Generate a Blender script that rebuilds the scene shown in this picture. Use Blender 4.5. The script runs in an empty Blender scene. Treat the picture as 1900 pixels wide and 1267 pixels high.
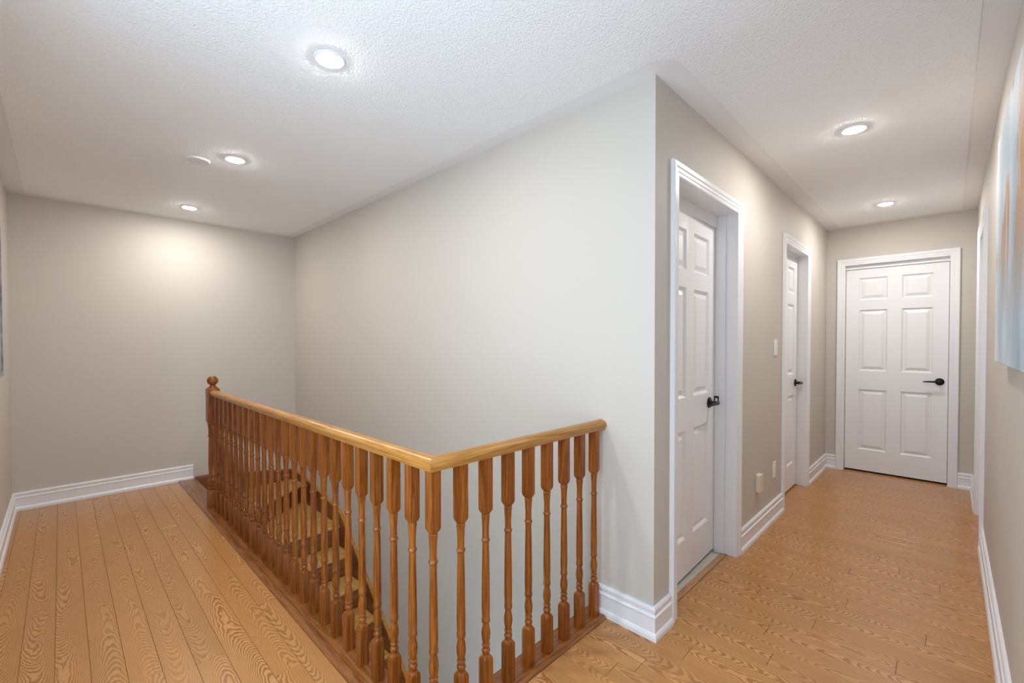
import bpy, bmesh, math, random
from mathutils import Vector, Matrix

random.seed(7)
S = bpy.context.scene
COL = S.collection

# ------------------------------------------------------------------ camera
CAM_H = 1.2915
yaw, pit, rol = math.radians(44.54463), math.radians(0.937226), math.radians(-0.077488)
fw = Vector((math.cos(yaw)*math.cos(pit), math.sin(yaw)*math.cos(pit), -math.sin(pit)))
rt = Vector((math.sin(yaw), -math.cos(yaw), 0))
up = rt.cross(fw)
r2 = math.cos(rol)*rt + math.sin(rol)*up
u2 = -math.sin(rol)*rt + math.cos(rol)*up
cam_data = bpy.data.cameras.new('camera')
cam_data.sensor_fit = 'HORIZONTAL'
cam_data.sensor_width = 36.0
cam_data.lens = 824.017*36.0/1900.0
cam_data.shift_y = 15.81/1900.0
cam_data.clip_start = 0.02
cam = bpy.data.objects.new('camera', cam_data)
COL.objects.link(cam)
m = Matrix((r2, u2, -fw)).transposed().to_4x4()
m.translation = Vector((0, 0, CAM_H))
cam.matrix_world = m
S.camera = cam

# ------------------------------------------------------------------ light set-up
S.view_settings.view_transform = 'Standard'
S.view_settings.look = 'None'
S.view_settings.gamma = 1.0
S.view_settings.use_curve_mapping = False
S.view_settings.exposure = 0.12
LAMP_W = 10.0            # watts of each recessed lamp
LAMP_COL = (1.0, 0.985, 0.96)
LAMP_EMIT = LAMP_W/(math.pi*math.pi*0.0465**2)
SKY_STRENGTH = 6.1

world = bpy.data.worlds.new('sky')
S.world = world
world.use_nodes = True
wn = world.node_tree.nodes
bg = wn['Background']
bg.inputs[0].default_value = (0.64, 0.82, 1.0, 1)
bg.inputs[1].default_value = SKY_STRENGTH

# ------------------------------------------------------------------ dimensions
H = 2.44
XA, YC, YB, XL, XE, YR = 1.8005, 0.907, 5.116, -0.2745, 5.553, -0.1632
WT = 0.16                       # wall thickness
XO, YO = 0.75, 1.13             # outer edges of the landing nosing
XI, YI = 0.885, 1.25            # inner edges of the stair opening
LOW = -2.68                     # lower floor

# ------------------------------------------------------------------ materials
def mat(name):
    mt = bpy.data.materials.new(name)
    mt.use_nodes = True
    nt = mt.node_tree
    b = nt.nodes['Principled BSDF']
    return mt, nt, b

def simple(name, col, rough=0.5, metal=0.0, spec=0.5, coat=0.0):
    mt, nt, b = mat(name)
    b.inputs['Base Color'].default_value = (*col, 1)
    b.inputs['Roughness'].default_value = rough
    b.inputs['Metallic'].default_value = metal
    b.inputs['Specular IOR Level'].default_value = spec
    b.inputs['Coat Weight'].default_value = coat
    return mt

def N(nt, typ, **kw):
    n = nt.nodes.new(typ)
    for k, v in kw.items():
        setattr(n, k, v)
    return n

def srgb(r, g, b):
    def f(c):
        c /= 255.0
        return c/12.92 if c <= 0.04045 else ((c+0.055)/1.055)**2.4
    return (f(r), f(g), f(b))

def ramp(nt, stops):
    r = N(nt, 'ShaderNodeValToRGB')
    e = r.color_ramp.elements
    while len(e) < len(stops):
        e.new(0.5)
    for i, (p, c) in enumerate(stops):
        e[i].position = p
        e[i].color = (*c, 1)
    return r

def bumped_paint(name, col, rough, scale, strength, dist=0.002, spec=0.4, detail=3.0, ntype=None):
    mt, nt, b = mat(name)
    b.inputs['Base Color'].default_value = (*col, 1)
    b.inputs['Roughness'].default_value = rough
    b.inputs['Specular IOR Level'].default_value = spec
    tc = N(nt, 'ShaderNodeTexCoord')
    no = N(nt, 'ShaderNodeTexNoise')
    no.inputs['Scale'].default_value = scale
    no.inputs['Detail'].default_value = detail
    bu = N(nt, 'ShaderNodeBump')
    bu.inputs['Strength'].default_value = strength
    bu.inputs['Distance'].default_value = dist
    nt.links.new(tc.outputs['Object'], no.inputs['Vector'])
    nt.links.new(no.outputs['Fac'], bu.inputs['Height'])
    nt.links.new(bu.outputs['Normal'], b.inputs['Normal'])
    return mt

M_WALL = bumped_paint('wall_paint', srgb(203, 195, 185), 0.62, 260, 0.05, 0.001, 0.3)
M_CEIL = bumped_paint('ceiling_smooth_paint', srgb(239, 237, 237), 0.8, 200, 0.03, 0.001, 0.2)
M_CEILTEX = bumped_paint('ceiling_textured_paint', srgb(247, 247, 247), 0.85, 115, 0.9, 0.006, 0.2, 4.0)
M_TRIM = bumped_paint('white_trim_paint', srgb(236, 235, 236), 0.34, 90, 0.03, 0.001, 0.5)
M_DOOR = bumped_paint('white_door_paint', srgb(238, 237, 238), 0.32, 150, 0.05, 0.001, 0.5)
M_BLACK = simple('black_metal', (0.012, 0.011, 0.011), 0.38, 0.6)
M_BRONZE = simple('dark_bronze_metal', (0.05, 0.042, 0.036), 0.35, 0.8)
M_STEEL = simple('latch_steel', (0.6, 0.58, 0.55), 0.3, 1.0)
M_PLASTIC = simple('white_plastic', srgb(238, 236, 230), 0.35)
M_CREAM = simple('cream_plastic', srgb(228, 214, 190), 0.4)
M_SUB = simple('subfloor', srgb(104, 68, 42), 0.8)
M_UNDERLAY = bumped_paint('pale_underlay', srgb(196, 190, 178), 0.9, 60, 0.4, 0.003)
M_GAP = simple('dark_gap', (0.02, 0.015, 0.012), 0.9)

def laminate():
    mt, nt, b = mat('oak_laminate')
    L = nt.links.new
    tc = N(nt, 'ShaderNodeTexCoord')
    oi = N(nt, 'ShaderNodeObjectInfo')
    rnd = N(nt, 'ShaderNodeMath', operation='MULTIPLY'); rnd.inputs[1].default_value = 53.0
    L(oi.outputs['Random'], rnd.inputs[0])
    sep = N(nt, 'ShaderNodeSeparateXYZ')
    L(tc.outputs['Object'], sep.inputs[0])
    def field(sx, sy, scale, detail, rough, off=0.0):
        mx = N(nt, 'ShaderNodeMath', operation='MULTIPLY'); mx.inputs[1].default_value = sx
        my = N(nt, 'ShaderNodeMath', operation='MULTIPLY'); my.inputs[1].default_value = sy
        ad = N(nt, 'ShaderNodeMath', operation='ADD'); ad.inputs[1].default_value = off
        L(sep.outputs['X'], mx.inputs[0]); L(sep.outputs['Y'], my.inputs[0]); L(rnd.outputs[0], ad.inputs[0])
        cb = N(nt, 'ShaderNodeCombineXYZ')
        L(mx.outputs[0], cb.inputs[0]); L(my.outputs[0], cb.inputs[1]); L(ad.outputs[0], cb.inputs[2])
        no = N(nt, 'ShaderNodeTexNoise')
        no.inputs['Scale'].default_value = scale
        no.inputs['Detail'].default_value = detail
        no.inputs['Roughness'].default_value = rough
        L(cb.outputs[0], no.inputs['Vector'])
        return no.outputs['Fac']
    big = field(6.0, 2.4, 1.0, 0.8, 0.4)
    wob = field(60.0, 28.0, 1.0, 1.0, 0.5, 11.0)
    fine = field(420.0, 14.0, 1.0, 2.0, 0.6, 23.0)
    tone = field(6.0, 1.2, 1.0, 1.0, 0.5, 31.0)
    a = N(nt, 'ShaderNodeMath', operation='MULTIPLY'); a.inputs[1].default_value = 15.0
    L(big, a.inputs[0])
    w = N(nt, 'ShaderNodeMath', operation='MULTIPLY'); w.inputs[1].default_value = 1.05
    L(wob, w.inputs[0])
    # heart of the board: rings run straight and close together towards the edges, arch in the middle
    cen = N(nt, 'ShaderNodeMath', operation='MULTIPLY_ADD'); cen.inputs[1].default_value = 0.06; cen.inputs[2].default_value = -0.07
    L(oi.outputs['Random'], cen.inputs[0])
    drift = field(0.0, 1.6, 1.0, 0.0, 0.5, 47.0)
    dr = N(nt, 'ShaderNodeMath', operation='MULTIPLY_ADD'); dr.inputs[1].default_value = 0.08
    L(drift, dr.inputs[0]); L(cen.outputs[0], dr.inputs[2])
    dx = N(nt, 'ShaderNodeMath', operation='SUBTRACT'); L(sep.outputs['X'], dx.inputs[0]); L(dr.outputs[0], dx.inputs[1])
    sq = N(nt, 'ShaderNodeMath', operation='MULTIPLY'); L(dx.outputs[0], sq.inputs[0]); L(dx.outputs[0], sq.inputs[1])
    pa = N(nt, 'ShaderNodeMath', operation='MULTIPLY'); pa.inputs[1].default_value = 1700.0; L(sq.outputs[0], pa.inputs[0])
    sg = N(nt, 'ShaderNodeMath', operation='GREATER_THAN'); sg.inputs[1].default_value = 0.5; L(oi.outputs['Random'], sg.inputs[0])
    sg2 = N(nt, 'ShaderNodeMath', operation='MULTIPLY_ADD'); sg2.inputs[1].default_value = 48.0; sg2.inputs[2].default_value = -24.0; L(sg.outputs[0], sg2.inputs[0])
    ly = N(nt, 'ShaderNodeMath', operation='MULTIPLY'); L(sep.outputs['Y'], ly.inputs[0]); L(sg2.outputs[0], ly.inputs[1])
    a2 = N(nt, 'ShaderNodeMath', operation='ADD'); L(a.outputs[0], a2.inputs[0]); L(ly.outputs[0], a2.inputs[1])
    s0 = N(nt, 'ShaderNodeMath', operation='ADD'); L(a2.outputs[0], s0.inputs[0]); L(pa.outputs[0], s0.inputs[1])
    s = N(nt, 'ShaderNodeMath', operation='ADD')
    L(s0.outputs[0], s.inputs[0]); L(w.outputs[0], s.inputs[1])
    fr = N(nt, 'ShaderNodeMath', operation='FRACT')
    L(s.outputs[0], fr.inputs[0])
    # growth ring: light early wood, then a dark band with one sharp edge
    rp = ramp(nt, [(0.0, (1, 1, 1)), (0.42, (0.86, 0.86, 0.86)), (0.62, (0.12, 0.12, 0.12)), (0.88, (0.0, 0.0, 0.0)), (1.0, (0.95, 0.95, 0.95))])
    L(fr.outputs[0], rp.inputs['Fac'])
    mixf = N(nt, 'ShaderNodeMath', operation='MULTIPLY_ADD')
    mixf.inputs[1].default_value = 0.55; mixf.inputs[2].default_value = -0.27
    L(fine, mixf.inputs[0])
    ring = N(nt, 'ShaderNodeMath', operation='ADD', use_clamp=True)
    fa = N(nt, 'ShaderNodeMath', operation='MULTIPLY', use_clamp=True); fa.inputs[1].default_value = 210.0; L(sq.outputs[0], fa.inputs[0])
    fr2 = N(nt, 'ShaderNodeMath', operation='MULTIPLY'); fr2.inputs[1].default_value = 17.3; L(oi.outputs['Random'], fr2.inputs[0])
    fr3 = N(nt, 'ShaderNodeMath', operation='FRACT'); L(fr2.outputs[0], fr3.inputs[0])
    fr4 = N(nt, 'ShaderNodeMath', operation='MULTIPLY_ADD', use_clamp=True); fr4.inputs[1].default_value = 0.6; L(fr3.outputs[0], fr4.inputs[0]); L(fa.outputs[0], fr4.inputs[2])
    fb = N(nt, 'ShaderNodeMix', data_type='FLOAT'); L(fr4.outputs[0], fb.inputs['Factor']); L(rp.outputs['Color'], fb.inputs[2]); fb.inputs[3].default_value = 0.5
    L(fb.outputs[0], ring.inputs[0]); L(mixf.outputs[0], ring.inputs[1])
    col = ramp(nt, [(0.0, srgb(150, 97, 52)), (0.45, srgb(178, 124, 72)), (1.0, srgb(203, 151, 96))])
    L(ring.outputs[0], col.inputs['Fac'])
    # slow change of tone inside a board and from board to board
    hs = N(nt, 'ShaderNodeHueSaturation')
    v = N(nt, 'ShaderNodeMath', operation='MULTIPLY_ADD'); v.inputs[1].default_value = 0.20; v.inputs[2].default_value = 0.86
    L(tone, v.inputs[0])
    v2 = N(nt, 'ShaderNodeMath', operation='MULTIPLY_ADD'); v2.inputs[1].default_value = 0.07
    L(oi.outputs['Random'], v2.inputs[0]); L(v.outputs[0], v2.inputs[2])
    L(v2.outputs[0], hs.inputs['Value']); L(col.outputs['Color'], hs.inputs['Color'])
    L(hs.outputs['Color'], b.inputs['Base Color'])
    rr = N(nt, 'ShaderNodeMath', operation='MULTIPLY_ADD'); rr.inputs[1].default_value = -0.04; rr.inputs[2].default_value = 0.23
    L(ring.outputs[0], rr.inputs[0]); L(rr.outputs[0], b.inputs['Roughness'])
    b.inputs['Specular IOR Level'].default_value = 0.45
    bu = N(nt, 'ShaderNodeBump'); bu.inputs['Strength'].default_value = 0.12; bu.inputs['Distance'].default_value = 0.001
    L(ring.outputs[0], bu.inputs['Height']); L(bu.outputs['Normal'], b.inputs['Normal'])
    return mt
M_LAM = laminate()

def oak(name, dark, mid, light, axis='Z', rough=0.36, coat=0.12, cross=70.0, along=3.0):
    mt, nt, b = mat(name)
    L = nt.links.new
    tc = N(nt, 'ShaderNodeTexCoord')
    oi = N(nt, 'ShaderNodeObjectInfo')
    mp = N(nt, 'ShaderNodeMapping')
    sc = [cross]*3
    sc['XYZ'.index(axis)] = along
    mp.inputs['Scale'].default_value = sc
    L(tc.outputs['Object'], mp.inputs['Vector'])
    add = N(nt, 'ShaderNodeVectorMath', operation='ADD')
    rm = N(nt, 'ShaderNodeMath', operation='MULTIPLY'); rm.inputs[1].default_value = 71.0
    L(oi.outputs['Random'], rm.inputs[0])
    L(mp.outputs[0], add.inputs[0]); L(rm.outputs[0], add.inputs[1])
    n1 = N(nt, 'ShaderNodeTexNoise'); n1.inputs['Scale'].default_value = 0.55; n1.inputs['Detail'].default_value = 2.0
    n1.inputs['Distortion'].default_value = 0.6
    n2 = N(nt, 'ShaderNodeTexNoise'); n2.inputs['Scale'].default_value = 5.0; n2.inputs['Detail'].default_value = 3.0
    L(add.outputs[0], n1.inputs['Vector']); L(add.outputs[0], n2.inputs['Vector'])
    m1 = N(nt, 'ShaderNodeMath', operation='MULTIPLY'); m1.inputs[1].default_value = 5.0
    L(n1.outputs['Fac'], m1.inputs[0])
    pp = N(nt, 'ShaderNodeMath', operation='PINGPONG'); pp.inputs[1].default_value = 0.5
    L(m1.outputs[0], pp.inputs[0])
    mm = N(nt, 'ShaderNodeMath', operation='MULTIPLY_ADD'); mm.inputs[1].default_value = 1.1
    L(pp.outputs[0], mm.inputs[0])
    nf = N(nt, 'ShaderNodeMath', operation='MULTIPLY_ADD'); nf.inputs[1].default_value = 0.9; nf.inputs[2].default_value = -0.22
    L(n2.outputs['Fac'], nf.inputs[0]); L(nf.outputs[0], mm.inputs[2])
    col = ramp(nt, [(0.05, dark), (0.45, mid), (0.95, light)])
    L(mm.outputs[0], col.inputs['Fac'])
    hs = N(nt, 'ShaderNodeHueSaturation')
    vv = N(nt, 'ShaderNodeMath', operation='MULTIPLY_ADD'); vv.inputs[1].default_value = 0.22; vv.inputs[2].default_value = 0.89
    L(oi.outputs['Random'], vv.inputs[0]); L(vv.outputs[0], hs.inputs['Value'])
    L(col.outputs['Color'], hs.inputs['Color'])
    L(hs.outputs['Color'], b.inputs['Base Color'])
    b.inputs['Roughness'].default_value = rough
    b.inputs['Coat Weight'].default_value = coat
    b.inputs['Coat Roughness'].default_value = 0.2
    b.inputs['Specular IOR Level'].default_value = 0.35
    bu = N(nt, 'ShaderNodeBump'); bu.inputs['Strength'].default_value = 0.08; bu.inputs['Distance'].default_value = 0.001
    L(mm.outputs[0], bu.inputs['Height']); L(bu.outputs['Normal'], b.inputs['Normal'])
    return mt

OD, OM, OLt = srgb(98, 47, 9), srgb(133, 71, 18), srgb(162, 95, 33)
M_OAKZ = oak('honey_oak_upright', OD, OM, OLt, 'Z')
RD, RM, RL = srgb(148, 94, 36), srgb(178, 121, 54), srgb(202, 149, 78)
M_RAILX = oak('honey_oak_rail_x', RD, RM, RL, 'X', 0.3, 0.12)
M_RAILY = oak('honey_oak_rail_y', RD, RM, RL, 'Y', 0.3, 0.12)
ND, NM, NL = srgb(104, 58, 24), srgb(132, 78, 36), srgb(156, 100, 52)
M_NOSX = oak('dark_oak_board_x', ND, NM, NL, 'X', 0.3, 0.4, 45)
M_NOSY = oak('dark_oak_board_y', ND, NM, NL, 'Y', 0.3, 0.4, 45)
TD, TM, TL = srgb(176, 128, 66), srgb(200, 152, 86), srgb(218, 176, 112)
M_TREAD = oak('light_oak_tread', TD, TM, TL, 'X', 0.35, 0.3, 40)
M_RISER = oak('oak_riser', ND, NM, NL, 'X', 0.4, 0.2, 45)
M_SKIRTY = oak('oak_skirt_y', srgb(98, 54, 26), srgb(124, 72, 36), srgb(146, 90, 50), 'Y', 0.4, 0.2, 45)
M_SKIRTX = oak('oak_skirt_x', srgb(98, 54, 26), srgb(124, 72, 36), srgb(146, 90, 50), 'X', 0.4, 0.2, 45)
M_STRIP = oak('worn_wood_strip', srgb(148, 106, 74), srgb(170, 126, 92), srgb(184, 142, 106), 'X', 0.5, 0.0, 60)

def lamp_mat():
    mt = bpy.data.materials.new('lit_lamp_lens'); mt.use_nodes = True
    nt = mt.node_tree; nt.nodes.clear()
    o = N(nt, 'ShaderNodeOutputMaterial'); e = N(nt, 'ShaderNodeEmission')
    e.inputs[0].default_value = (*LAMP_COL, 1); e.inputs[1].default_value = LAMP_EMIT
    nt.links.new(e.outputs[0], o.inputs[0])
    return mt
M_LAMP = lamp_mat()

def glass_mat():
    mt = bpy.data.materials.new('added_window_glass'); mt.use_nodes = True
    nt = mt.node_tree; nt.nodes.clear()
    o = N(nt, 'ShaderNodeOutputMaterial'); t = N(nt, 'ShaderNodeBsdfTransparent'); g = N(nt, 'ShaderNodeBsdfGlossy')
    g.inputs['Roughness'].default_value = 0.02
    mx = N(nt, 'ShaderNodeMixShader'); mx.inputs[0].default_value = 0.06
    nt.links.new(t.outputs[0], mx.inputs[1]); nt.links.new(g.outputs[0], mx.inputs[2]); nt.links.new(mx.outputs[0], o.inputs[0])
    return mt
M_GLASS = glass_mat()

def painting_mat():
    mt, nt, b = mat('abstract_canvas')
    L = nt.links.new
    tc = N(nt, 'ShaderNodeTexCoord')
    def noise(sx, sz, detail, off, dist=0.3):
        mp = N(nt, 'ShaderNodeMapping'); mp.inputs['Scale'].default_value = (sx, 1.0, sz); mp.inputs['Location'].default_value = (off, off, off)
        L(tc.outputs['Object'], mp.inputs['Vector'])
        no = N(nt, 'ShaderNodeTexNoise'); no.inputs['Scale'].default_value = 1.0; no.inputs['Detail'].default_value = detail
        no.inputs['Distortion'].default_value = dist
        L(mp.outputs[0], no.inputs['Vector'])
        return no.outputs['Fac']
    base = ramp(nt, [(0.3, srgb(150, 170, 182)), (0.5, srgb(196, 206, 214)), (0.7, srgb(232, 232, 230))])
    L(noise(2.6, 1.3, 3.0, 2.0), base.inputs['Fac'])
    gold = ramp(nt, [(0.50, (0, 0, 0)), (0.57, (1, 1, 1))])
    L(noise(2.3, 1.7, 3.0, 9.3, 0.6), gold.inputs['Fac'])
    # gold leaf keeps to the middle height of the canvas
    sep = N(nt, 'ShaderNodeSeparateXYZ'); L(tc.outputs['Object'], sep.inputs[0])
    band = N(nt, 'ShaderNodeMapRange'); band.inputs[1].default_value = -0.30; band.inputs[2].default_value = 0.05
    L(sep.outputs['Z'], band.inputs[0])
    mm = N(nt, 'ShaderNodeMath', operation='MULTIPLY'); L(gold.outputs['Color'], mm.inputs[0]); L(band.outputs[0], mm.inputs[1])
    mx = N(nt, 'ShaderNodeMix', data_type='RGBA')
    L(mm.outputs[0], mx.inputs['Factor']); L(base.outputs['Color'], mx.inputs[6]); mx.inputs[7].default_value = (*srgb(188, 136, 84), 1)
    L(mx.outputs[2], b.inputs['Base Color'])
    b.inputs['Roughness'].default_value = 0.6
    b.inputs['Specular IOR Level'].default_value = 0.3
    bu = N(nt, 'ShaderNodeBump'); bu.inputs['Strength'].default_value = 0.5; bu.inputs['Distance'].default_value = 0.002
    L(noise(160.0, 60.0, 2.0, 4.0), bu.inputs['Height']); L(bu.outputs['Normal'], b.inputs['Normal'])
    return mt
M_CANVAS = painting_mat()

def silver_mat():
    mt, nt, b = mat('grey_silver_leaf')
    L = nt.links.new
    tc = N(nt, 'ShaderNodeTexCoord')
    no = N(nt, 'ShaderNodeTexNoise'); no.inputs['Scale'].default_value = 14.0; no.inputs['Detail'].default_value = 5.0
    L(tc.outputs['Object'], no.inputs['Vector'])
    r = ramp(nt, [(0.3, srgb(96, 98, 102)), (0.55, srgb(150, 152, 156)), (0.8, srgb(206, 208, 210))])
    L(no.outputs['Fac'], r.inputs['Fac']); L(r.outputs['Color'], b.inputs['Base Color'])
    b.inputs['Roughness'].default_value = 0.4
    return mt
M_SILVER = silver_mat()

# ------------------------------------------------------------------ helpers
def link(name, data, parent=None):
    o = bpy.data.objects.new(name, data)
    COL.objects.link(o)
    if parent is not None:
        o.parent = parent
    return o

def tag(o, label=None, cat=None, group=None, kind=None):
    if label: o['label'] = label
    if cat: o['category'] = cat
    if group: o['group'] = group
    if kind: o['kind'] = kind
    return o

def thing(name, label, cat, loc=(0, 0, 0), group=None, kind=None):
    o = link(name, None)
    o.location = loc
    return tag(o, label, cat, group, kind)

def world_parent(o, parent):
    """parent o (built in world coordinates) under an empty placed at some location"""
    o.parent = parent
    loc = parent.location.copy()
    if parent.parent is not None:
        loc += parent.parent.location
    o.location = Vector(o.location) - loc

def to_mesh(bm, name, material, smooth=False):
    bmesh.ops.recalc_face_normals(bm, faces=bm.faces)
    me = bpy.data.meshes.new(name)
    bm.to_mesh(me); bm.free()
    me.materials.append(material)
    if smooth:
        for p in me.polygons:
            p.use_smooth = True
    return me

def box(bm, x0, x1, y0, y1, z0, z1, bev=0.0):
    vs = [bm.verts.new(p) for p in ((x0,y0,z0),(x1,y0,z0),(x1,y1,z0),(x0,y1,z0),(x0,y0,z1),(x1,y0,z1),(x1,y1,z1),(x0,y1,z1))]
    fs = [bm.faces.new([vs[i] for i in q]) for q in ((3,2,1,0),(4,5,6,7),(0,1,5,4),(1,2,6,5),(2,3,7,6),(3,0,4,7))]
    if bev > 0:
        ed = set(e for f_ in fs for e in f_.edges)
        bmesh.ops.bevel(bm, geom=list(ed), offset=bev, segments=1, profile=0.5, affect='EDGES')

def boxobj(name, rng, material, parent=None, bev=0.0, centre=True):
    """one box as one object, its origin at the centre of its base"""
    x0, x1, y0, y1, z0, z1 = rng
    c = Vector(((x0+x1)/2, (y0+y1)/2, z0)) if centre else Vector((0, 0, 0))
    bm = bmesh.new()
    box(bm, x0-c.x, x1-c.x, y0-c.y, y1-c.y, z0-c.z, z1-c.z, bev)
    o = link(name, to_mesh(bm, name, material))
    o.location = c
    if parent is not None:
        world_parent(o, parent)
    return o

def prism(bm, pts, axis, a, b):
    """extrude a polygon (2D points in the two other axes) along an axis from a to b"""
    def P(p, t):
        if axis == 'x': return (t, p[0], p[1])
        if axis == 'y': return (p[0], t, p[1])
        return (p[0], p[1], t)
    lo = [bm.verts.new(P(p, a)) for p in pts]
    hi = [bm.verts.new(P(p, b)) for p in pts]
    n = len(pts)
    bm.faces.new(lo); bm.faces.new(list(reversed(hi)))
    for i in range(n):
        bm.faces.new((lo[i], lo[(i+1) % n], hi[(i+1) % n], hi[i]))

def prismobj(name, pts, axis, a, b, material, parent=None, bev=0.0, segs=1):
    bm = bmesh.new()
    prism(bm, pts, axis, a, b)
    if bev > 0:
        bmesh.ops.bevel(bm, geom=list(bm.edges), offset=bev, segments=segs, profile=0.5, affect='EDGES')
    co = [v.co.copy() for v in bm.verts]
    c = Vector(((min(v.x for v in co)+max(v.x for v in co))/2, (min(v.y for v in co)+max(v.y for v in co))/2, min(v.z for v in co)))
    bmesh.ops.translate(bm, vec=-c, verts=bm.verts)
    o = link(name, to_mesh(bm, name, material))
    o.location = c
    if parent is not None:
        world_parent(o, parent)
    return o

def lathe_rings(bm, rings, n=16):
    """rings: (z, half, k) with k=0 round ... k=1 square"""
    prev = None
    for (z, r, k) in rings:
        row = []
        for i in range(n):
            a = 2*math.pi*i/n + math.pi/4
            c, s = math.cos(a), math.sin(a)
            q = 1.0/max(abs(c), abs(s))
            rr = r*((1-k) + k*q)
            row.append(bm.verts.new((rr*c, rr*s, z)))
        if prev is None:
            bm.faces.new(list(reversed(row)))
        else:
            for i in range(n):
                bm.faces.new((prev[i], prev[(i+1) % n], row[(i+1) % n], row[i]))
        prev = row
    bm.faces.new(prev)

def shade_auto(me, ang=35):
    for p in me.polygons:
        p.use_smooth = True
    me.set_sharp_from_angle(angle=math.radians(ang))

def cyl(bm, p0, p1, r0, r1=None, n=24):
    r1 = r0 if r1 is None else r1
    p0, p1 = Vector(p0), Vector(p1)
    d = (p1-p0).normalized()
    a = d.orthogonal().normalized(); b = d.cross(a)
    lo = [bm.verts.new(p0 + r0*(math.cos(t)*a + math.sin(t)*b)) for t in (2*math.pi*i/n for i in range(n))]
    hi = [bm.verts.new(p1 + r1*(math.cos(t)*a + math.sin(t)*b)) for t in (2*math.pi*i/n for i in range(n))]
    bm.faces.new(lo); bm.faces.new(list(reversed(hi)))
    for i in range(n):
        bm.faces.new((lo[i], lo[(i+1) % n], hi[(i+1) % n], hi[i]))

# ------------------------------------------------------------------ structure: floor
floor = link('floor', None)
tag(floor, 'honey-coloured wood-look plank floor of the landing and hallway', 'floor', kind='structure')
XMAX, YMIN, YMAX = 6.9, -1.6, YB
bm = bmesh.new()
SUBT, SUBB = -0.0026, -0.27
box(bm, XL, XO+0.0355, YR-WT, YMAX, SUBB, SUBT)
box(bm, XO+0.0355, XMAX, YR-WT, YO+0.0355, SUBB, SUBT)
box(bm, 1.48, XMAX, YMIN, YR-WT, SUBB, SUBT)
box(bm, XA+0.02, XMAX, YO, YMAX, SUBB, SUBT)
sub = link('subfloor', to_mesh(bm, 'subfloor', M_SUB), floor)

D1, D2, D4, D3 = (2.016, 2.828), (3.925, 4.665), (0.0, 0.752), (4.06, 4.78)
PW, PX0 = 0.0998, -0.033
JOINTS = {-2: [3.0, 1.8, 4.26], -1: [2.78, 4.0, 1.6], 0: [3.384, 2.2, 4.6], 1: [2.655, 3.886, 1.4], 2: [3.445, 2.194, 4.7], 3: [3.219, 1.9, 4.45],
          4: [2.14, 3.375, 4.6], 5: [3.899, 2.66, 1.4], 6: [1.851, 3.078, 4.3], 7: [2.414, 3.65, 4.87], 20: [0.508], 23: [0.136], 24: [0.428], 25: [0.69],
          26: [0.058], 27: [0.348], 28: [0.609], 29: [0.445], 32: [0.02], 33: [0.188], 34: [0.284], 35: [0.736], 39: [0.38], 40: [0.188],
          41: [0.403], 42: [0.549], 45: [0.03], 46: [0.547], 49: [0.588], 52: [0.204]}
def plank(x0, x1, y0, y1):
    if x1-x0 < 0.004 or y1-y0 < 0.004:
        return
    g = 0.0005
    cx, cy = (x0+x1)/2, (y0+y1)/2
    hx, hy = (x1-x0)/2-g, (y1-y0)/2-0.0006
    b_ = min(0.0008, hx*0.5)
    bm = bmesh.new()
    lo = [bm.verts.new((sx*hx, sy*hy, -0.0025)) for sx, sy in ((-1,-1),(1,-1),(1,1),(-1,1))]
    mi = [bm.verts.new((sx*hx, sy*hy, -b_)) for sx, sy in ((-1,-1),(1,-1),(1,1),(-1,1))]
    hi = [bm.verts.new((sx*(hx-b_), sy*(hy-b_), 0.0)) for sx, sy in ((-1,-1),(1,-1),(1,1),(-1,1))]
    for a, b in ((lo, mi), (mi, hi)):
        for i in range(4):
            bm.faces.new((a[i], a[(i+1) % 4], b[(i+1) % 4], b[i]))
    bm.faces.new(hi)
    o = link('plank', to_mesh(bm, 'plank', M_LAM), floor)
    o.location = (cx, cy, 0)
k = -3
while True:
    x0, x1 = PX0 + k*PW, PX0 + (k+1)*PW
    if x0 > XE + 0.06:
        break
    segs = []
    xa, xb = max(x0, XL+0.002), min(x1, XE+0.06)
    if xb > xa:
        ylo = YR
        mid = (xa+xb)/2
        if xb > D3[0] and xa < D3[1]: ylo = YR-0.13
        if xb <= XO:
            segs.append((xa, xb, ylo, YB))
        elif xa < XO:
            segs.append((xa, xb, ylo, YO)); segs.append((xa, XO, YO, YB))
        elif mid < XA:
            segs.append((xa, xb, ylo, YO))
        else:
            yhi = YC
            if xb > D1[0]+0.01 and xa < D1[1]-0.01: yhi = 0.95
            if xb > D2[0]+0.01 and xa < D2[1]-0.01: yhi = 1.01
            if xa >= XE-0.001: ylo, yhi = D4[0], D4[1]
            segs.append((xa, xb, ylo, yhi))
            if xa < XA: segs.append((xa, XA-0.001, YC, YO))
    rs = random.Random(100+k)
    js = JOINTS.get(k)
    for (a, b, c, d) in segs:
        if js is None:
            jj = []
            t = c + rs.uniform(0.25, 1.2)
            while t < d-0.1:
                jj.append(t); t += 1.22
            if x0 > XA and rs.random() < 0.55: jj = []
        else:
            jj = js
        cuts = [c] + sorted(j for j in jj if c+0.03 < j < d-0.03) + [d]
        for y0, y1 in zip(cuts[:-1], cuts[1:]):
            plank(a, b, y0, y1)
    k += 1

# ------------------------------------------------------------------ structure: walls
def wall(name, boxes, label):
    bm = bmesh.new()
    for q in boxes:
        box(bm, *q)
    o = link(name, to_mesh(bm, name, M_WALL))
    return tag(o, label, 'wall', kind='structure')

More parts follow.
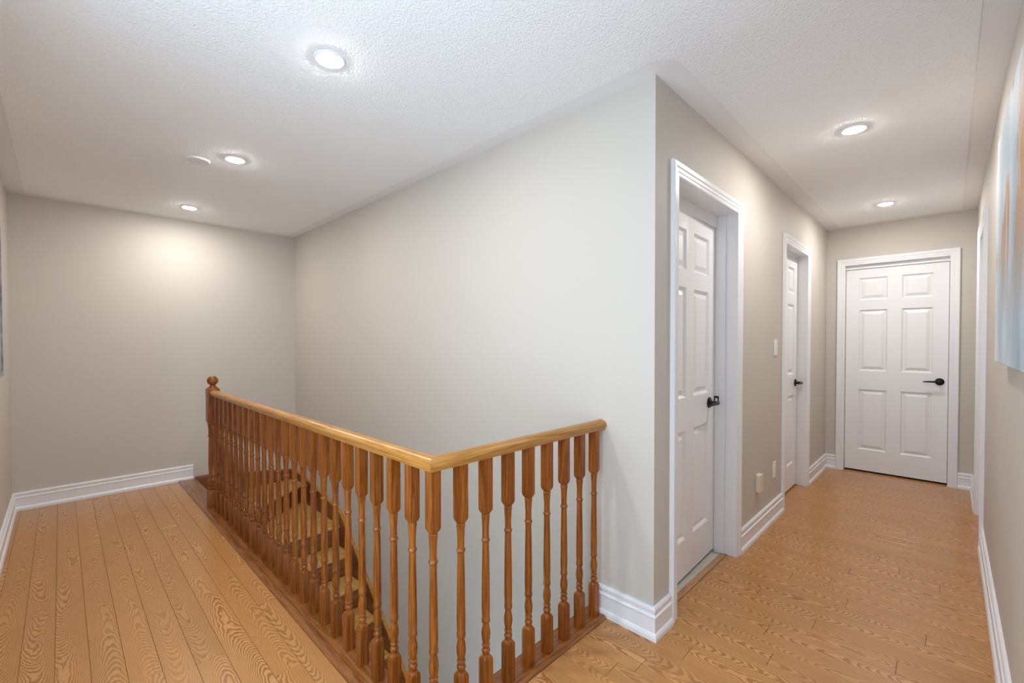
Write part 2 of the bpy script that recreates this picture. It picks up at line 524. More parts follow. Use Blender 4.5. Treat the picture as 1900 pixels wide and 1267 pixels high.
DH = 2.057                                # door opening height
wall('wall_stair', [(XA, XA+0.12, YC, YB, LOW, H)], 'long greige wall beside the open stairwell')
wall('wall_hall', [(XA+0.12, D1[0]-0.02, YC, YC+WT, 0, H), (D1[0]-0.02, D1[1]+0.02, YC, YC+WT, DH+0.02, H),
                   (D1[1]+0.02, D2[0]-0.02, YC, YC+WT, 0, H), (D2[0]-0.02, D2[1]+0.02, YC, YC+WT, DH+0.02, H),
                   (D2[1]+0.02, XE+WT, YC, YC+WT, 0, H)], 'greige hallway wall holding two white doors')
wall('wall_end', [(XE, XE+WT, D4[1]+0.02, YC, 0, H), (XE, XE+WT, D4[0]-0.02, D4[1]+0.02, DH+0.02, H),
                  (XE, XE+WT, YR, D4[0]-0.02, 0, H)], 'narrow greige wall around the door at the hallway end')
WX = (-0.10, 0.65)                        # second added window, unseen behind the camera, for extra light
wall('wall_right', [(XL, WX[0], YR-WT, YR, 0, H), (WX[1], D3[0]-0.02, YR-WT, YR, 0, H), (WX[0], WX[1], YR-WT, YR, 0, 0.30), (WX[0], WX[1], YR-WT, YR, 2.00, H), (D3[0]-0.02, D3[1]+0.02, YR-WT, YR, DH+0.02, H),
                    (D3[1]+0.02, XE+WT, YR-WT, YR, 0, H)], 'right-hand hallway wall with the abstract canvas')
wall('wall_back', [(XL-WT, XMAX, YB, YB+WT, LOW, H)], 'greige wall at the far end of the landing')
WY, WZ = (0.20, 1.70), (0.50, 2.25)       # added window, unseen behind the camera, for cool light
wall('wall_left', [(XL-WT, XL, YR-WT, WY[0], LOW, H), (XL-WT, XL, WY[1], YB, LOW, H),
                   (XL-WT, XL, WY[0], WY[1], LOW, WZ[0]), (XL-WT, XL, WY[0], WY[1], WZ[1], H)], 'greige wall on the left side of the landing')
wall('wall_outer_east', [(XMAX-0.12, XMAX, YMIN, YB, 0, H)], 'outer wall of the rooms beyond the doors')
wall('wall_outer_south', [(1.6, XMAX, YMIN-0.12, YMIN, 0, H), (1.48, 1.6, YMIN-0.12, YR-WT, 0, H)], 'outer wall of the rooms beyond the right wall')
wall('wall_stairwell_inner', [(0.755, 0.845, YO+0.01, YB, LOW, -0.022)], 'stairwell wall below the long railing')
FX, FZ = (0.98, 1.68), (LOW+0.55, LOW+2.05)   # added glazed opening at the stair foot, brightens the stairwell
wall('wall_stairwell_near', [(0.845, FX[0], YI-0.012-WT, YI-0.012, LOW, -0.272), (FX[1], XA, YI-0.012-WT, YI-0.012, LOW, -0.272), (FX[0], FX[1], YI-0.012-WT, YI-0.012, LOW, FZ[0]),
                             (FX[0], FX[1], YI-0.012-WT, YI-0.012, FZ[1], -0.272), (0.845, XA, YO+0.037, YI-0.012, -0.272, -0.022)], 'stairwell wall below the short railing')
bm = bmesh.new(); box(bm, 0.868, XA, YI-0.012, YB, LOW-0.1, LOW)
tag(link('floor_lower', to_mesh(bm, 'floor_lower', M_NOSY)), 'wood floor at the foot of the stairs', 'floor', kind='structure')

# ------------------------------------------------------------------ structure: ceiling with smooth border and textured field
bm = bmesh.new(); box(bm, XL-WT, 1.48, YR-WT, YB+WT, H, H+0.15); box(bm, 1.48, XMAX, YMIN-0.12, YB+WT, H, H+0.15)
ceil = link('ceiling', to_mesh(bm, 'ceiling', M_CEIL))
tag(ceil, 'white ceiling with smooth border and stippled middle', 'ceiling', kind='structure')
bx = 0.095
cx_, cy_ = XA, YC
pts = [(XL+bx, YR+bx), (XE-bx, YR+bx), (XE-bx, YC-0.115)]
for i in range(0, 13):
    a = math.radians(-90 - 90*i/12.0)
    pts.append((cx_ + 0.092*math.cos(a), cy_ + 0.112*math.sin(a)))
pts += [(XA-0.092, YB-bx), (XL+bx, YB-bx)]
bm = bmesh.new(); prism(bm, pts, 'z', H-0.0025, H)
tag(link('textured_field', to_mesh(bm, 'textured_field', M_CEILTEX), ceil), 'stippled white ceiling field')

# ------------------------------------------------------------------ baseboards
BP = [(0.0, 0.0), (0.024, 0.0), (0.024, 0.016), (0.020, 0.026), (0.014, 0.032), (0.014, 0.092), (0.017, 0.096), (0.017, 0.101), (0.010, 0.106),
      (0.009, 0.116), (0.014, 0.122), (0.014, 0.132), (0.010, 0.140), (0.0, 0.140)]
def baseboard(name, p0, p1, inward, m0=0.0, m1=0.0, label=''):
    """p0->p1 along the wall foot; inward = unit vector to the room; m0/m1 = mitre (-1 inner corner, +1 outer corner)"""
    p0, p1 = Vector((*p0, 0)), Vector((*p1, 0))
    d = (p1-p0).normalized(); n = Vector((*inward, 0))
    bm = bmesh.new()
    A = [bm.verts.new(p0 + n*w - d*(m0*w) + Vector((0, 0, z))) for w, z in BP]
    B = [bm.verts.new(p1 + n*w + d*(m1*w) + Vector((0, 0, z))) for w, z in BP]
    q = len(BP)
    bm.faces.new(A); bm.faces.new(list(reversed(B)))
    for i in range(q):
        bm.faces.new((A[i], A[(i+1) % q], B[(i+1) % q], B[i]))
    o = link(name, to_mesh(bm, name, M_TRIM))
    return tag(o, label, 'baseboard', kind='structure')
CW = 0.066
baseboard('baseboard_left', (XL, YR), (XL, YB), (1, 0), -1, -1, 'white baseboard along the left wall')
baseboard('baseboard_back', (XL, YB), (0.868, YB), (0, -1), -1, 0, 'white baseboard along the back wall, stopping at the stairs')
baseboard('baseboard_stair', (XA, YC), (XA, 1.186), (-1, 0), 1, 0, 'short white baseboard on the stair wall beside the railing')
baseboard('baseboard_corner', (XA, YC), (D1[0]-CW, YC), (0, -1), 1, 0, 'stub of white baseboard between wall corner and nearest door')
baseboard('baseboard_hall', (D1[1]+CW, YC), (D2[0]-CW, YC), (0, -1), 0, 0, 'white baseboard between the two doors on the hallway wall')
baseboard('baseboard_hall_far', (D2[1]+CW, YC), (XE, YC), (0, -1), 0, -1, 'white baseboard between second door and hallway end')
baseboard('baseboard_end', (XE, YC), (XE, D4[1]+CW), (-1, 0), -1, 0, 'stub of white baseboard left of the end door')
baseboard('baseboard_end_right', (XE, D4[0]-CW), (XE, YR), (-1, 0), 0, -1, 'stub of white baseboard right of the end door')
baseboard('baseboard_right_far', (XE, YR), (D3[1]+CW, YR), (0, 1), -1, 0, 'white baseboard at the far end of the right wall')
baseboard('baseboard_right', (D3[0]-CW, YR), (XL, YR), (0, 1), 0, -1, 'long white baseboard below the abstract canvas')

# ------------------------------------------------------------------ doors
CP = [(0.0, 0.0), (0.0, 0.009), (0.006, 0.012), (0.018, 0.012), (0.022, 0.015), (0.036, 0.015), (0.042, 0.019), (0.060, 0.020), (0.066, 0.015), (0.066, 0.0)]
def frame_of(o, along, normal):
    """matrix taking local (u, n, z) to world"""
    a, n = Vector((*along, 0)), Vector((*normal, 0))
    return Matrix(((a.x, n.x, 0, o[0]), (a.y, n.y, 0, o[1]), (0, 0, 1, 0), (0, 0, 0, 1)))

def door(name, label, o, along, normal, width, recess, slab_top, slab_bot, hand_u, lever_dir, stop=True, filler=True, loop=False, metal=None, ajar=0.0, stop_front=0.058, head_proud=0.001):
    """o: foot of the opening's start on the wall face; along: direction of u; normal: out of the wall into the hallway"""
    metal = metal or M_BLACK
    T = frame_of(o, along, normal)
    root = link(name, None)
    root.matrix_world = T
    tag(root, label, 'door', kind='structure')
    Hd = DH
    swing = Matrix.Translation((0, -recess, 0)) @ Matrix.Rotation(ajar, 4, 'Z') @ Matrix.Translation((0, recess, 0))
    def part(nm, bm, material, parent=root, smooth=False, at=(0, 0, 0), swung=False):
        if swung:
            bmesh.ops.transform(bm, matrix=swing, verts=bm.verts)
            at = swing @ Vector(at)
        bmesh.ops.translate(bm, vec=-Vector(at), verts=bm.verts)
        me = to_mesh(bm, nm, material)
        if smooth: shade_auto(me, 40)
        ob = link(nm, me, parent)
        off = Vector(at)
        if parent is not root: off = off - Vector(parent.location)
        ob.location = off
        return ob
    # casing: two legs and a head, mitred
    q = len(CP)
    for side in ('left', 'right', 'head'):
        bm = bmesh.new()
        if side == 'left':
            A = [bm.verts.new((-w, d, 0.0)) for w, d in CP]; B = [bm.verts.new((-w, d, Hd+w)) for w, d in CP]
        elif side == 'right':
            A = [bm.verts.new((width+w, d, 0.0)) for w, d in CP]; B = [bm.verts.new((width+w, d, Hd+w)) for w, d in CP]
        else:
            A = [bm.verts.new((-w, d, Hd+w)) for w, d in CP]; B = [bm.verts.new((width+w, d, Hd+w)) for w, d in CP]
        bm.faces.new(A); bm.faces.new(list(reversed(B)))
        for i in range(q):
            bm.faces.new((A[i], A[(i+1) % q], B[(i+1) % q], B[i]))
        part('casing', bm, M_TRIM)
    # jambs
    J = 0.02
    for rng in ((-J+0.0005, 0.0, -WT+0.002, 0.0, 0.0, Hd+J-0.0005), (width, width+J-0.0005, -WT+0.002, 0.0, 0.0, Hd+J-0.0005), (0.0, width, -WT+0.002, 0.0, Hd, Hd+J-0.0005)):
        bm = bmesh.new(); box(bm, *rng); part('jamb', bm, M_TRIM)
    if stop:
        d0, d1 = -recess-0.0262, -stop_front
        for rng in ((0.0, 0.010, -recess+0.002, d1, 0.0, Hd), (width-0.010, width, (d0 if ajar else -recess+0.002), d1, 0.0, Hd)):
            bm = bmesh.new(); box(bm, *rng, bev=0.002); part('door_stop', bm, M_TRIM)
    if filler:
        bm = bmesh.new(); box(bm, (0.0102 if stop else 0.0), width-(0.0102 if stop else 0.0), -recess-0.035, -recess+head_proud, slab_top+0.002, Hd)
        part('head_stop', bm, M_TRIM)
    # leaf: core, stiles and rails, six recessed panels
    g = 0.003
    u0, u1 = g, width-g
    W = u1-u0
    stile = 0.138*W; mull = 0.135*W
    pu = [(u0+stile, u0+W/2-mull/2), (u0+W/2+mull/2, u1-stile)]
    hs = (slab_top-slab_bot)/2.0
    pz = [(slab_bot+0.207*hs/1.0*1.0, slab_bot+0.807*hs), (slab_bot+0.990*hs, slab_bot+1.595*hs), (slab_bot+1.692*hs, slab_bot+1.912*hs)]
    f0, f1 = -recess-0.035, -recess
    fc = f1-0.0145
    bm = bmesh.new()
    box(bm, u0, u1, f0, fc, slab_bot, slab_top)
    box(bm, u0, pu[0][0], fc, f1, slab_bot, slab_top)
    box(bm, pu[1][1], u1, fc, f1, slab_bot, slab_top)
    zz = [slab_bot] + [z for a in pz for z in a] + [slab_top]
    for i in range(0, 8, 2):
        box(bm, pu[0][0], pu[1][1], fc, f1, zz[i], zz[i+1])
    for a, b in pz:
        box(bm, pu[0][1], pu[1][0], fc, f1, a, b)
    leaf = part('leaf', bm, M_DOOR, at=(width/2, -recess, slab_bot), swung=True)
    for a, b in pu:
        for c, d in pz:
            bm = bmesh.new()
            rows = []
            for ins, dep in ((0.0, 0.0), (0.003, -0.003), (0.013, -0.0135), (0.019, -0.0135), (0.044, -0.003), (0.047, -0.003)):
                rows.append([bm.verts.new((uu, f1+dep, z_)) for uu, z_ in ((a+ins, c+ins), (b-ins, c+ins), (b-ins, d-ins), (a+ins, d-ins))])
            for r0, r1 in zip(rows[:-1], rows[1:]):
                for i in range(4):
                    bm.faces.new((r0[i], r0[(i+1) % 4], r1[(i+1) % 4], r1[i]))
            bm.faces.new(rows[-1])
            part('panel', bm, M_DOOR, leaf, at=((a+b)/2, f1, c), swung=True)
    # lever handle
    hz = 0.932
    hub = (hand_u, f1, hz)
    bm = bmesh.new()
    cyl(bm, (hand_u, f1, hz), (hand_u, f1+0.007, hz), 0.032, 0.032, 32)
    cyl(bm, (hand_u, f1+0.007, hz), (hand_u, f1+0.010, hz), 0.032, 0.027, 32)
    hd = part('door_handle', bm, metal, smooth=True, at=hub, swung=True)
    tag(hd, 'dark lever handle')
    bm = bmesh.new(); cyl(bm, (hand_u, f1+0.009, hz), (hand_u, f1+0.05, hz), 0.012, 0.011, 20)
    part('neck', bm, metal, hd, True, hub, True)
    bm = bmesh.new()
    s = lever_dir
    rows = []
    for t, hh, dd, cz, cd in ((-0.012, 0.010, 0.008, 0.0, 0.052), (0.01, 0.011, 0.0085, 0.0, 0.054), (0.05, 0.008, 0.007, 0.0, 0.055), (0.095, 0.006, 0.006, -0.002, 0.052), (0.11, 0.004, 0.005, -0.003, 0.050)):
        row = []
        for i in range(12):
            a = 2*math.pi*i/12
            row.append(bm.verts.new((hand_u + s*t, f1 + cd + dd*math.cos(a), hz + cz + hh*math.sin(a))))
        rows.append(row)
    bm.faces.new(rows[0]); bm.faces.new(list(reversed(rows[-1])))
    for r0, r1 in zip(rows[:-1], rows[1:]):
        for i in range(12):
            bm.faces.new((r0[i], r0[(i+1) % 12], r1[(i+1) % 12], r1[i]))
    part('lever', bm, metal, hd, True, hub, True)
    if loop:
        bm = bmesh.new()
        w0, w1, z0, z1 = 0.030, 0.056, hz+0.012, hz+0.042
        for rng in ((w0, w0+0.005, z0, z1), (w1-0.005, w1, z0, z1), (w0+0.005, w1-0.005, z1-0.012, z1)):
            box(bm, hand_u-0.004, hand_u+0.004, f1+rng[0], f1+rng[1], rng[2], rng[3])
        part('latch_loop', bm, M_BLACK, hd, False, hub, True)
    return root

door('door_1', 'nearest white six-panel door, deeply recessed beside the wall corner', (D1[0], YC), (1, 0), (0, -1), D1[1]-D1[0], 0.093, 1.985, 0.022, D1[1]-D1[0]-0.105, -1, loop=True, metal=M_BRONZE, ajar=-math.radians(1.9), head_proud=-0.016)
door('door_2', 'second white six-panel door along the hallway wall, seen edge-on', (D2[0], YC), (1, 0), (0, -1), D2[1]-D2[0], 0.072, 2.03, 0.016, D2[1]-D2[0]-0.065, -1, stop=False, filler=True)
door('door_4', 'white six-panel door facing down the hallway with black lever handle', (XE, D4[0]), (0, 1), (-1, 0), D4[1]-D4[0], 0.046, 2.018, 0.016, 0.058, 1, stop=False, filler=True, head_proud=0.014)
door('door_3', 'white door in the right-hand wall, only its frame showing', (D3[0], YR), (1, 0), (0, 1), D3[1]-D3[0], 0.10, 2.03, 0.014, 0.065, 1, stop=True, filler=True)

# worn strip and exposed underlay in front of the nearest door
t = link('trim_1', None); tag(t, 'worn wooden threshold strip in front of the nearest door', 'threshold', kind='structure')
boxobj('strip', (D1[0]+0.0005, D1[1]-0.0005, 0.951, 0.984, -0.0025, 0.004), M_STRIP, t, 0.001)
bm = bmesh.new(); box(bm, D1[0]+0.0005, D1[1]-0.0005, 0.985, YC+WT, -0.0025, 0.0008)
tag(link('underlay', to_mesh(bm, 'underlay', M_UNDERLAY), t), 'pale exposed underlay')

# ------------------------------------------------------------------ added unseen windows: cool light near the camera and up the stairwell
def window(name, label, o, along, normal, width, z0, z1):
    """o: start of the opening on the inner wall face; normal points into the room"""
    root = link(name, None)
    root.matrix_world = frame_of(o, along, normal)
    tag(root, label, 'window', kind='structure')
    fr, dm = 0.05, -WT/2
    mid = width/2
    for rng in ((0.0, fr, dm-0.03, dm+0.03, z0, z1), (width-fr, width, dm-0.03, dm+0.03, z0, z1), (fr, width-fr, dm-0.03, dm+0.03, z0, z0+fr),
                (fr, width-fr, dm-0.03, dm+0.03, z1-fr, z1), (mid-0.02, mid+0.02, dm-0.025, dm+0.025, z0+fr, z1-fr)):
        bm = bmesh.new(); box(bm, *rng); link('added_window_frame', to_mesh(bm, 'added_window_frame', M_TRIM), root)
    for a, b in ((fr, mid-0.02), (mid+0.02, width-fr)):
        bm = bmesh.new(); box(bm, a, b, dm-0.002, dm+0.002, z0+fr, z1-fr); link('pane', to_mesh(bm, 'pane', M_GLASS), root)
    bm = bmesh.new(); box(bm, 0.001, width-0.001, dm+0.031, 0.02, z0+0.0005, z0+0.028, 0.003); link('added_window_sill', to_mesh(bm, 'added_window_sill', M_TRIM), root)
    pl = bpy.data.lights.new('sky_portal', 'AREA')
    pl.shape = 'RECTANGLE'; pl.size = width; pl.size_y = z1-z0
    pl.cycles.is_portal = True
    po = link('sky_portal', pl, root)
    po.location = (mid, -WT-0.01, (z0+z1)/2)
    po.rotation_euler = Vector((0, 1, 0)).to_track_quat('-Z', 'Z').to_euler()
window('added_window_1', 'white framed window added for light in the left wall, unseen behind the camera', (XL, WY[1]), (0, -1), (1, 0), WY[1]-WY[0], WZ[0], WZ[1])
window('added_window_2', 'white framed window added for light in the right wall, unseen behind the camera', (WX[0], YR), (1, 0), (0, 1), WX[1]-WX[0], 0.30, 2.00)

window('added_window_3', 'white framed glazed panel added at the foot of the stairs to light the stairwell', (FX[0], YI-0.012), (1, 0), (0, 1), FX[1]-FX[0], FZ[0], FZ[1])  # added opening, lets sky light into the lower stairwell

# ------------------------------------------------------------------ landing nosing boards
nos = link('trim_2', None)
tag(nos, 'dark oak edge boards framing the stair opening under the railing', 'floor trim', kind='structure')
NZ = 0.006
boxobj('nosing_board', (XO+0.036, XI, YO+0.036, YB-0.001, -0.021, NZ), M_NOSY, nos, 0.003)
boxobj('nosing_board', (XI+0.0005, XA-0.0005, YO+0.036, YI, -0.021, NZ), M_NOSX, nos, 0.003)
# low rounded edge strip on the floor side
def strip_prof(s): return [(0.0, -0.0025), (0.0, 0.003), (0.008, 0.011), (0.022, 0.013), (0.034, 0.010), (0.0355, -0.0025)]
prismobj('edge_strip', [(XO+0.0+p, z) for p, z in strip_prof(1)], 'y', YO+0.036, YB-0.025, M_NOSY, nos)
prismobj('edge_strip', [(YO+p, z) for p, z in strip_prof(1)], 'x', XO, XA-0.001, M_NOSX, nos)

# ------------------------------------------------------------------ staircase
RISE, RUN = 0.19, 0.22
st = thing('staircase', 'oak staircase with light treads winding down behind the balusters', 'staircase', (1.32, 3.2, LOW))
TX0, TX1 = 0.870, 1.780
TT = 0.028
def slope_line(x): return 4.165 + 0.73*(x-0.87)
prismobj('tread', [(TX0, slope_line(TX0)), (TX1, slope_line(TX1)), (TX1, 5.095), (TX0, 5.095)], 'z', -RISE-TT, -RISE, M_TREAD, st, 0.008, 2)
prismobj('tread', [(TX0, 3.97), (TX1, 3.97), (TX1, slope_line(TX1)+0.04), (TX0, slope_line(TX0)+0.04)], 'z', -2*RISE-TT, -2*RISE, M_TREAD, st, 0.008, 2)
n_tr = 13
for i in range(3, n_tr+1):
    y = 3.97-(i-2)*RUN
    o = prismobj('tread', [(TX0, y), (TX1, y), (TX1, y+RUN+0.04), (TX0, y+RUN+0.04)], 'z', -i*RISE-TT, -i*RISE, M_TREAD, st, 0.008, 2)
boxobj('riser', (XI-0.017, XI-0.002, 4.17, 5.095, -RISE, -0.021), M_RISER, st)
# riser under the first winder follows its slanted nose
dx, dy = -0.73, 1.0
ln = math.hypot(0.73, 1.0); nx, ny = -0.73/ln, 1.0/ln
a0 = (TX0+0.002, slope_line(TX0+0.002)); a1 = (TX1-0.002, slope_line(TX1-0.002))
prismobj('riser', [(a0[0], a0[1]+0.03), (a1[0], a1[1]+0.03), (a1[0], a1[1]+0.05), (a0[0], a0[1]+0.05)], 'z', -2*RISE, -RISE-TT, M_RISER, st)
for i in range(2, n_tr+1):
    y = 3.97-(i-2)*RUN
    boxobj('riser', (TX0, TX1, y+0.026, y+0.042, -(i+1)*RISE if i < n_tr else LOW, -i*RISE-TT), M_RISER, st)
# skirt boards along the walls
yz = [(5.094, -0.100), (4.98, -0.122), (4.70, -0.145), (4.36, -0.207), (4.10, -0.245), (3.99, -0.268), (3.94, -0.305), (3.88, -0.355)]
sl = 0.19/0.22
yend = 1.40
yz.append((yend, -0.355-(3.88-yend)*sl))
poly = yz + [(yend, -0.355-(3.88-yend)*sl-0.42), (3.70, -0.95), (5.094, -0.60)]
sk = prismobj('skirt_board', poly, 'x', TX1+0.0005, XA-0.0005, M_SKIRTY, st)
def cap_along(points, axis, a, b, material, th=0.018):
    off = []
    top = []
    for i, p in enumerate(points):
        p0 = Vector(points[max(0, i-1)]); p1 = Vector(points[min(len(points)-1, i+1)])
        d = (p1-p0).normalized(); n = Vector((-d.y, d.x))
        if n.y < 0: n = -n
        off.append((p[0], p[1])); top.append((p[0]+n.x*th, p[1]+n.y*th))
    return prismobj('skirt_cap', off + top[::-1], axis, a, b, material, st)
cap_along(yz, 'x', TX1-0.006, XA-0.0005, M_RAILY)
xz = [(XI+0.001, 0.004), (1.05, -0.002), (1.28, -0.036), (1.53, -0.070), (TX1-0.008, -0.103)]
prismobj('skirt_board', xz + [(TX1-0.008, -0.55), (XI+0.001, -0.45)], 'y', YB-0.020, YB-0.0005, M_SKIRTX, st)
cap_along(xz, 'y', YB-0.026, YB-0.0005, M_NOSX)

# ------------------------------------------------------------------ railing
RX, RY = 0.835, 1.180            # centre lines
RB, RT = 0.882, 0.926            # underside / top of the handrail
rail = thing('stair_railing', 'honey oak railing with turned balusters around the stair opening', 'railing', (RX, 4.13, NZ))
def rail_profile():
    hw = 0.031
    p = [(-0.022, RB), (0.022, RB), (0.024, RB+0.006), (0.029, RB+0.012), (hw, RB+0.020)]
    for i in range(1, 8):
        a = math.pi*i/8
        p.append((hw*math.cos(a), RB+0.020 + (RT-RB-0.020)*math.sin(a)))
    p += [(-hw, RB+0.020), (-0.029, RB+0.012), (-0.024, RB+0.006)]
    return p
RP = rail_profile()
def sweep_rail(name, A, B, material):
    bm = bmesh.new()
    a = [bm.verts.new(v) for v in A]; b = [bm.verts.new(v) for v in B]
    q = len(a)
    bm.faces.new(a); bm.faces.new(list(reversed(b)))
    for i in range(q):
        bm.faces.new((a[i], a[(i+1) % q], b[(i+1) % q], b[i]))
    me = to_mesh(bm, name, material)
    shade_auto(me, 50)
    o = link(name, me)
    world_parent(o, rail)
    return o
NY = 4.13
sweep_rail('handrail', [(RX+w, RY+w, z) for w, z in RP], [(RX+w, NY-0.039, z) for w, z in RP], M_RAILY)
sweep_rail('handrail', [(RX+w, RY+w, z) for w, z in RP], [(XA-0.012, RY+w, z) for w, z in RP], M_RAILX)
# rounded stop where the short rail meets the wall
bm = bmesh.new()
n = len(RP)
prev = [bm.verts.new((XA-0.012, RY+w, z)) for w, z in RP]
first = prev
cz = (RB+RT)/2
for t_, s_ in ((0.006, 1.10), (0.0115, 1.12)):
    row = [bm.verts.new((XA-0.012+t_, RY+w*s_, cz+(z-cz)*s_)) for w, z in RP]
    for i in range(n):
        bm.faces.new((prev[i], prev[(i+1) % n], row[(i+1) % n], row[i]))
    prev = row
bm.faces.new(prev); bm.faces.new(first)
o = link('rail_rosette', to_mesh(bm, 'rail_rosette', M_RAILX)); world_parent(o, rail)

q = 0.0182
BAL = [(0.0, q, 1), (0.144, q, 1), (0.147, q, 1), (0.151, q*0.985, 0.86), (0.156, 0.0172, 0.5), (0.160, 0.0152, 0.1), (0.162, 0.0115, 0), (0.168, 0.0112, 0), (0.172, 0.0142, 0),
       (0.178, 0.0158, 0), (0.184, 0.0142, 0), (0.187, 0.0112, 0), (0.192, 0.0108, 0), (0.195, 0.0145, 0), (0.200, 0.0150, 0), (0.203, 0.0115, 0), (0.206, 0.0118, 0), (0.220, 0.0146, 0),
       (0.237, 0.0163, 0), (0.253, 0.0154, 0), (0.268, 0.0122, 0), (0.277, 0.0105, 0), (0.280, 0.0145, 0), (0.285, 0.0154, 0), (0.287, 0.0126, 0), (0.289, 0.0154, 0), (0.294, 0.0154, 0),
       (0.297, 0.0138, 0), (0.34, 0.0150, 0), (0.46, 0.0138, 0), (0.571, 0.0118, 0), (0.574, 0.0142, 0), (0.579, 0.0158, 0), (0.584, 0.0142, 0), (0.587, 0.0118, 0), (0.62, 0.0120, 0),
       (0.655, 0.0140, 0), (0.668, 0.0158, 0), (0.670, 0.0138, 0), (0.673, 0.0138, 0), (0.675, 0.0155, 0.1), (0.680, 0.0172, 0.5), (0.686, q*0.985, 0.86), (0.692, q, 1), (0.696, q, 1), (RB-NZ+0.004, q, 1)]
bm = bmesh.new(); lathe_rings(bm, BAL, 16)
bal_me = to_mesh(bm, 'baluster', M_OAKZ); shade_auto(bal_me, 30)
spots = [(RX, RY + 0.1213*i) for i in range(24)] + [(RX + 0.1138*i, RY) for i in range(1, 9)]
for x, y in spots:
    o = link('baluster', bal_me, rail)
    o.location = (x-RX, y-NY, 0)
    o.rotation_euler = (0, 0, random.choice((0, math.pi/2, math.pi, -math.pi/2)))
hq = 0.040
NEW = [(0.0, hq, 1), (0.118, hq, 1), (0.126, hq*0.96, 0.7), (0.134, 0.034, 0.1), (0.137, 0.030, 0), (0.144, 0.036, 0), (0.152, 0.037, 0), (0.157, 0.031, 0), (0.175, 0.036, 0),
       (0.200, 0.039, 0), (0.222, 0.035, 0), (0.236, 0.029, 0), (0.240, 0.035, 0), (0.248, 0.036, 0), (0.254, 0.032, 0), (0.34, 0.035, 0), (0.45, 0.033, 0), (0.55, 0.030, 0),
       (0.553, 0.036, 0), (0.560, 0.037, 0), (0.566, 0.031, 0), (0.62, 0.032, 0), (0.640, 0.036, 0), (0.644, 0.034, 0), (0.650, 0.037, 0.1), (0.662, hq*0.96, 0.7), (0.674, hq, 1),
       (0.922, hq, 1), (0.930, hq*0.93, 0.9), (0.936, 0.033, 0.3), (0.944, 0.024, 0), (0.950, 0.022, 0), (0.953, 0.017, 0)]
bm = bmesh.new(); lathe_rings(bm, NEW, 24)
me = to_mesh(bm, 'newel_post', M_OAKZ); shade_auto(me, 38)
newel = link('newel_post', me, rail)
bm = bmesh.new()
bmesh.ops.create_uvsphere(bm, u_segments=28, v_segments=16, radius=0.038)
cyl(bm, (0, 0, -0.044), (0, 0, -0.030), 0.015, 0.020, 20)
me = to_mesh(bm, 'finial', M_OAKZ); shade_auto(me, 40)
fin = link('finial', me, newel); fin.location = (0, 0, 0.991)

# ------------------------------------------------------------------ recessed ceiling lamps
bm = bmesh.new()
nseg = 40
prof = [(0.046, -0.0025), (0.049, -0.006), (0.056, -0.0055), (0.060, -0.0025), (0.060, 0.0)]
rows = []
for r_, z_ in prof:
    rows.append([bm.verts.new((r_*math.cos(2*math.pi*i/nseg), r_*math.sin(2*math.pi*i/nseg), z_)) for i in range(nseg)])
for r0, r1 in zip(rows[:-1], rows[1:]):
    for i in range(nseg):
        bm.faces.new((r0[i], r0[(i+1) % nseg], r1[(i+1) % nseg], r1[i]))
ring_me = to_mesh(bm, 'trim_ring', M_TRIM); shade_auto(ring_me, 60)
bm = bmesh.new()
rows = []
for r_, z_ in ((0.0465, -0.0045), (0.0455, -0.0068), (0.042, -0.0082), (0.034, -0.0092), (0.018, -0.0098)):
    rows.append([bm.verts.new((r_*math.cos(2*math.pi*i/nseg), r_*math.sin(2*math.pi*i/nseg), z_)) for i in range(nseg)])
for r0, r1 in zip(rows[:-1], rows[1:]):
    for i in range(nseg):
        bm.faces.new((r0[i], r1[i], r1[(i+1) % nseg], r0[(i+1) % nseg]))
bm.faces.new(list(reversed(rows[-1])))
lens_me = bpy.data.meshes.new('lens'); bm.to_mesh(lens_me); bm.free(); lens_me.materials.append(M_LAMP)
lamps = [((0.778, 1.796), 'bright round ceiling lamp nearest the camera over the landing'),
         ((0.778, 3.188), 'middle ceiling lamp over the landing, beside the round cover plate'),
         ((0.776, 4.581), 'ceiling lamp over the landing closest to the back wall'),
         ((3.010, 0.377), 'hallway ceiling lamp above the nearest door'),
         ((4.796, 0.387), 'hallway ceiling lamp closest to the end door')]
for (x, y), lab in lamps:
    r = thing('recessed_lamp', lab, 'ceiling light', (x, y, H-0.0025), 'recessed ceiling lamps')
    link('trim_ring', ring_me, r)
    link('lens', lens_me, r)

# ------------------------------------------------------------------ small fittings
bm = bmesh.new()
prof = [(0.0, -0.010), (0.060, -0.010), (0.064, -0.008), (0.066, -0.003), (0.066, 0.0)]
rows = []
for r_, z_ in prof[1:]:
    rows.append([bm.verts.new((r_*math.cos(2*math.pi*i/nseg), r_*math.sin(2*math.pi*i/nseg), z_)) for i in range(nseg)])
bm.faces.new(rows[0])
for r0, r1 in zip(rows[:-1], rows[1:]):
    for i in range(nseg):
        bm.faces.new((r0[i], r0[(i+1) % nseg], r1[(i+1) % nseg], r1[i]))
bm.faces.new(rows[-1])
o = link('ceiling_cover_plate', to_mesh(bm, 'ceiling_cover_plate', M_CEIL)); o.location = (0.616, 3.363, H-0.0025)
tag(o, 'thin round white cover plate on the ceiling beside a lamp', 'cover plate')

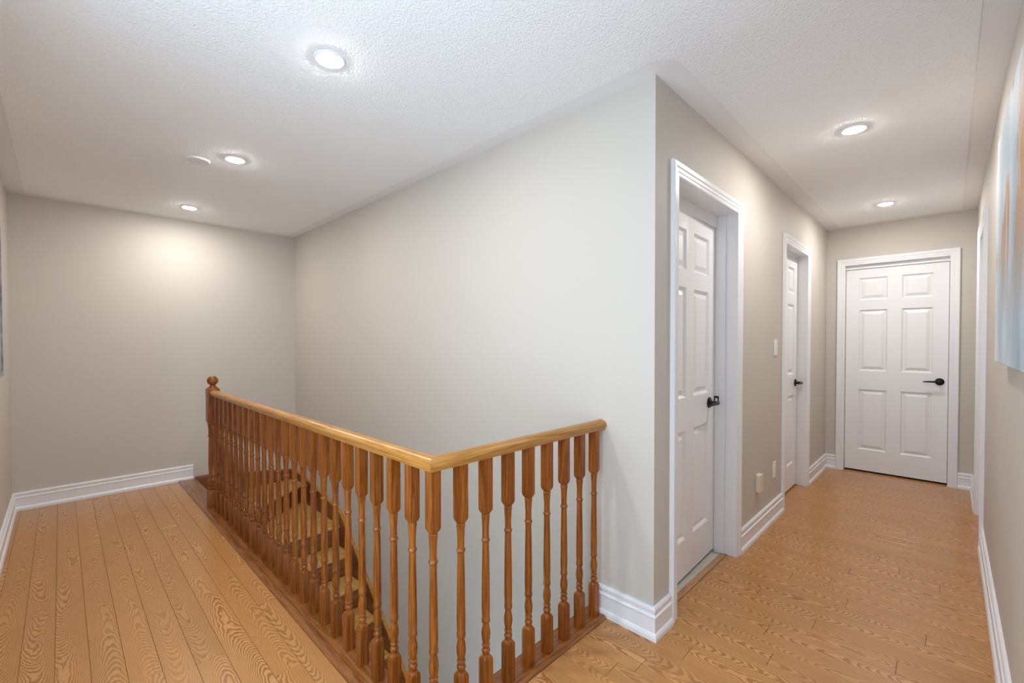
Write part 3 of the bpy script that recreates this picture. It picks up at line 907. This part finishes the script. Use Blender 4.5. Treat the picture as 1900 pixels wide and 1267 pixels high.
def wall_plate(name, label, cat, x, z, w, h, th, material, kind):
    r = thing(name, label, cat, (x, YC, z-h/2))
    b_ = bmesh.new(); box(b_, -w/2, w/2, -th, 0.0, 0.0, h, 0.002)
    link('cover', to_mesh(b_, 'cover', material), r)
    if kind == 'switch':
        b_ = bmesh.new(); box(b_, -0.017, 0.017, -th-0.004, -th, h/2-0.034, h/2+0.034, 0.0015)
        link('rocker', to_mesh(b_, 'rocker', M_PLASTIC), r)
    elif kind == 'outlet':
        b_ = bmesh.new(); box(b_, -0.017, 0.017, -th-0.003, -th, h/2-0.034, h/2+0.034, 0.0015)
        link('receptacle', to_mesh(b_, 'receptacle', M_PLASTIC), r)
    return r
wall_plate('light_switch', 'white light switch on the hallway wall beside the second door', 'switch', 3.665, 1.254, 0.072, 0.116, 0.007, M_PLASTIC, 'switch')
wall_plate('wall_outlet', 'white wall outlet low beside the second door', 'outlet', 3.655, 0.362, 0.072, 0.116, 0.007, M_PLASTIC, 'outlet')
wall_plate('wall_jack', 'cream blank box low on the hallway wall between the doors', 'wall box', 3.262, 0.353, 0.070, 0.116, 0.026, M_CREAM, 'blank')

# ------------------------------------------------------------------ pictures
cv = thing('abstract_canvas', 'large pale blue and gold abstract canvas on the right wall', 'painting', (2.03, YR, 1.215))
CWd, CHt, CT = 1.15, 0.86, 0.034
bm = bmesh.new(); box(bm, -CWd/2, CWd/2, -CT+0.001, 0, -CHt/2, CHt/2, 0.003)
bmesh.ops.translate(bm, vec=(0, CT, 0), verts=bm.verts)
o = link('canvas', to_mesh(bm, 'canvas', M_CANVAS), cv); o.location = (0, 0, CHt/2)
fp = thing('framed_picture', 'silver grey framed picture at the left edge on the left wall', 'picture', (XL, 3.75, 1.09))
boxobj('artwork', (XL+0.001, XL+0.018, 3.35, 4.15, 1.12, 1.98), M_SILVER, fp)
for rng in ((XL+0.001, XL+0.024, 3.32, 3.35, 1.09, 2.01), (XL+0.001, XL+0.024, 4.15, 4.18, 1.09, 2.01), (XL+0.001, XL+0.024, 3.35, 4.15, 1.09, 1.12), (XL+0.001, XL+0.024, 3.35, 4.15, 1.98, 2.01)):
    boxobj('frame', rng, M_SILVER, fp, 0.002)
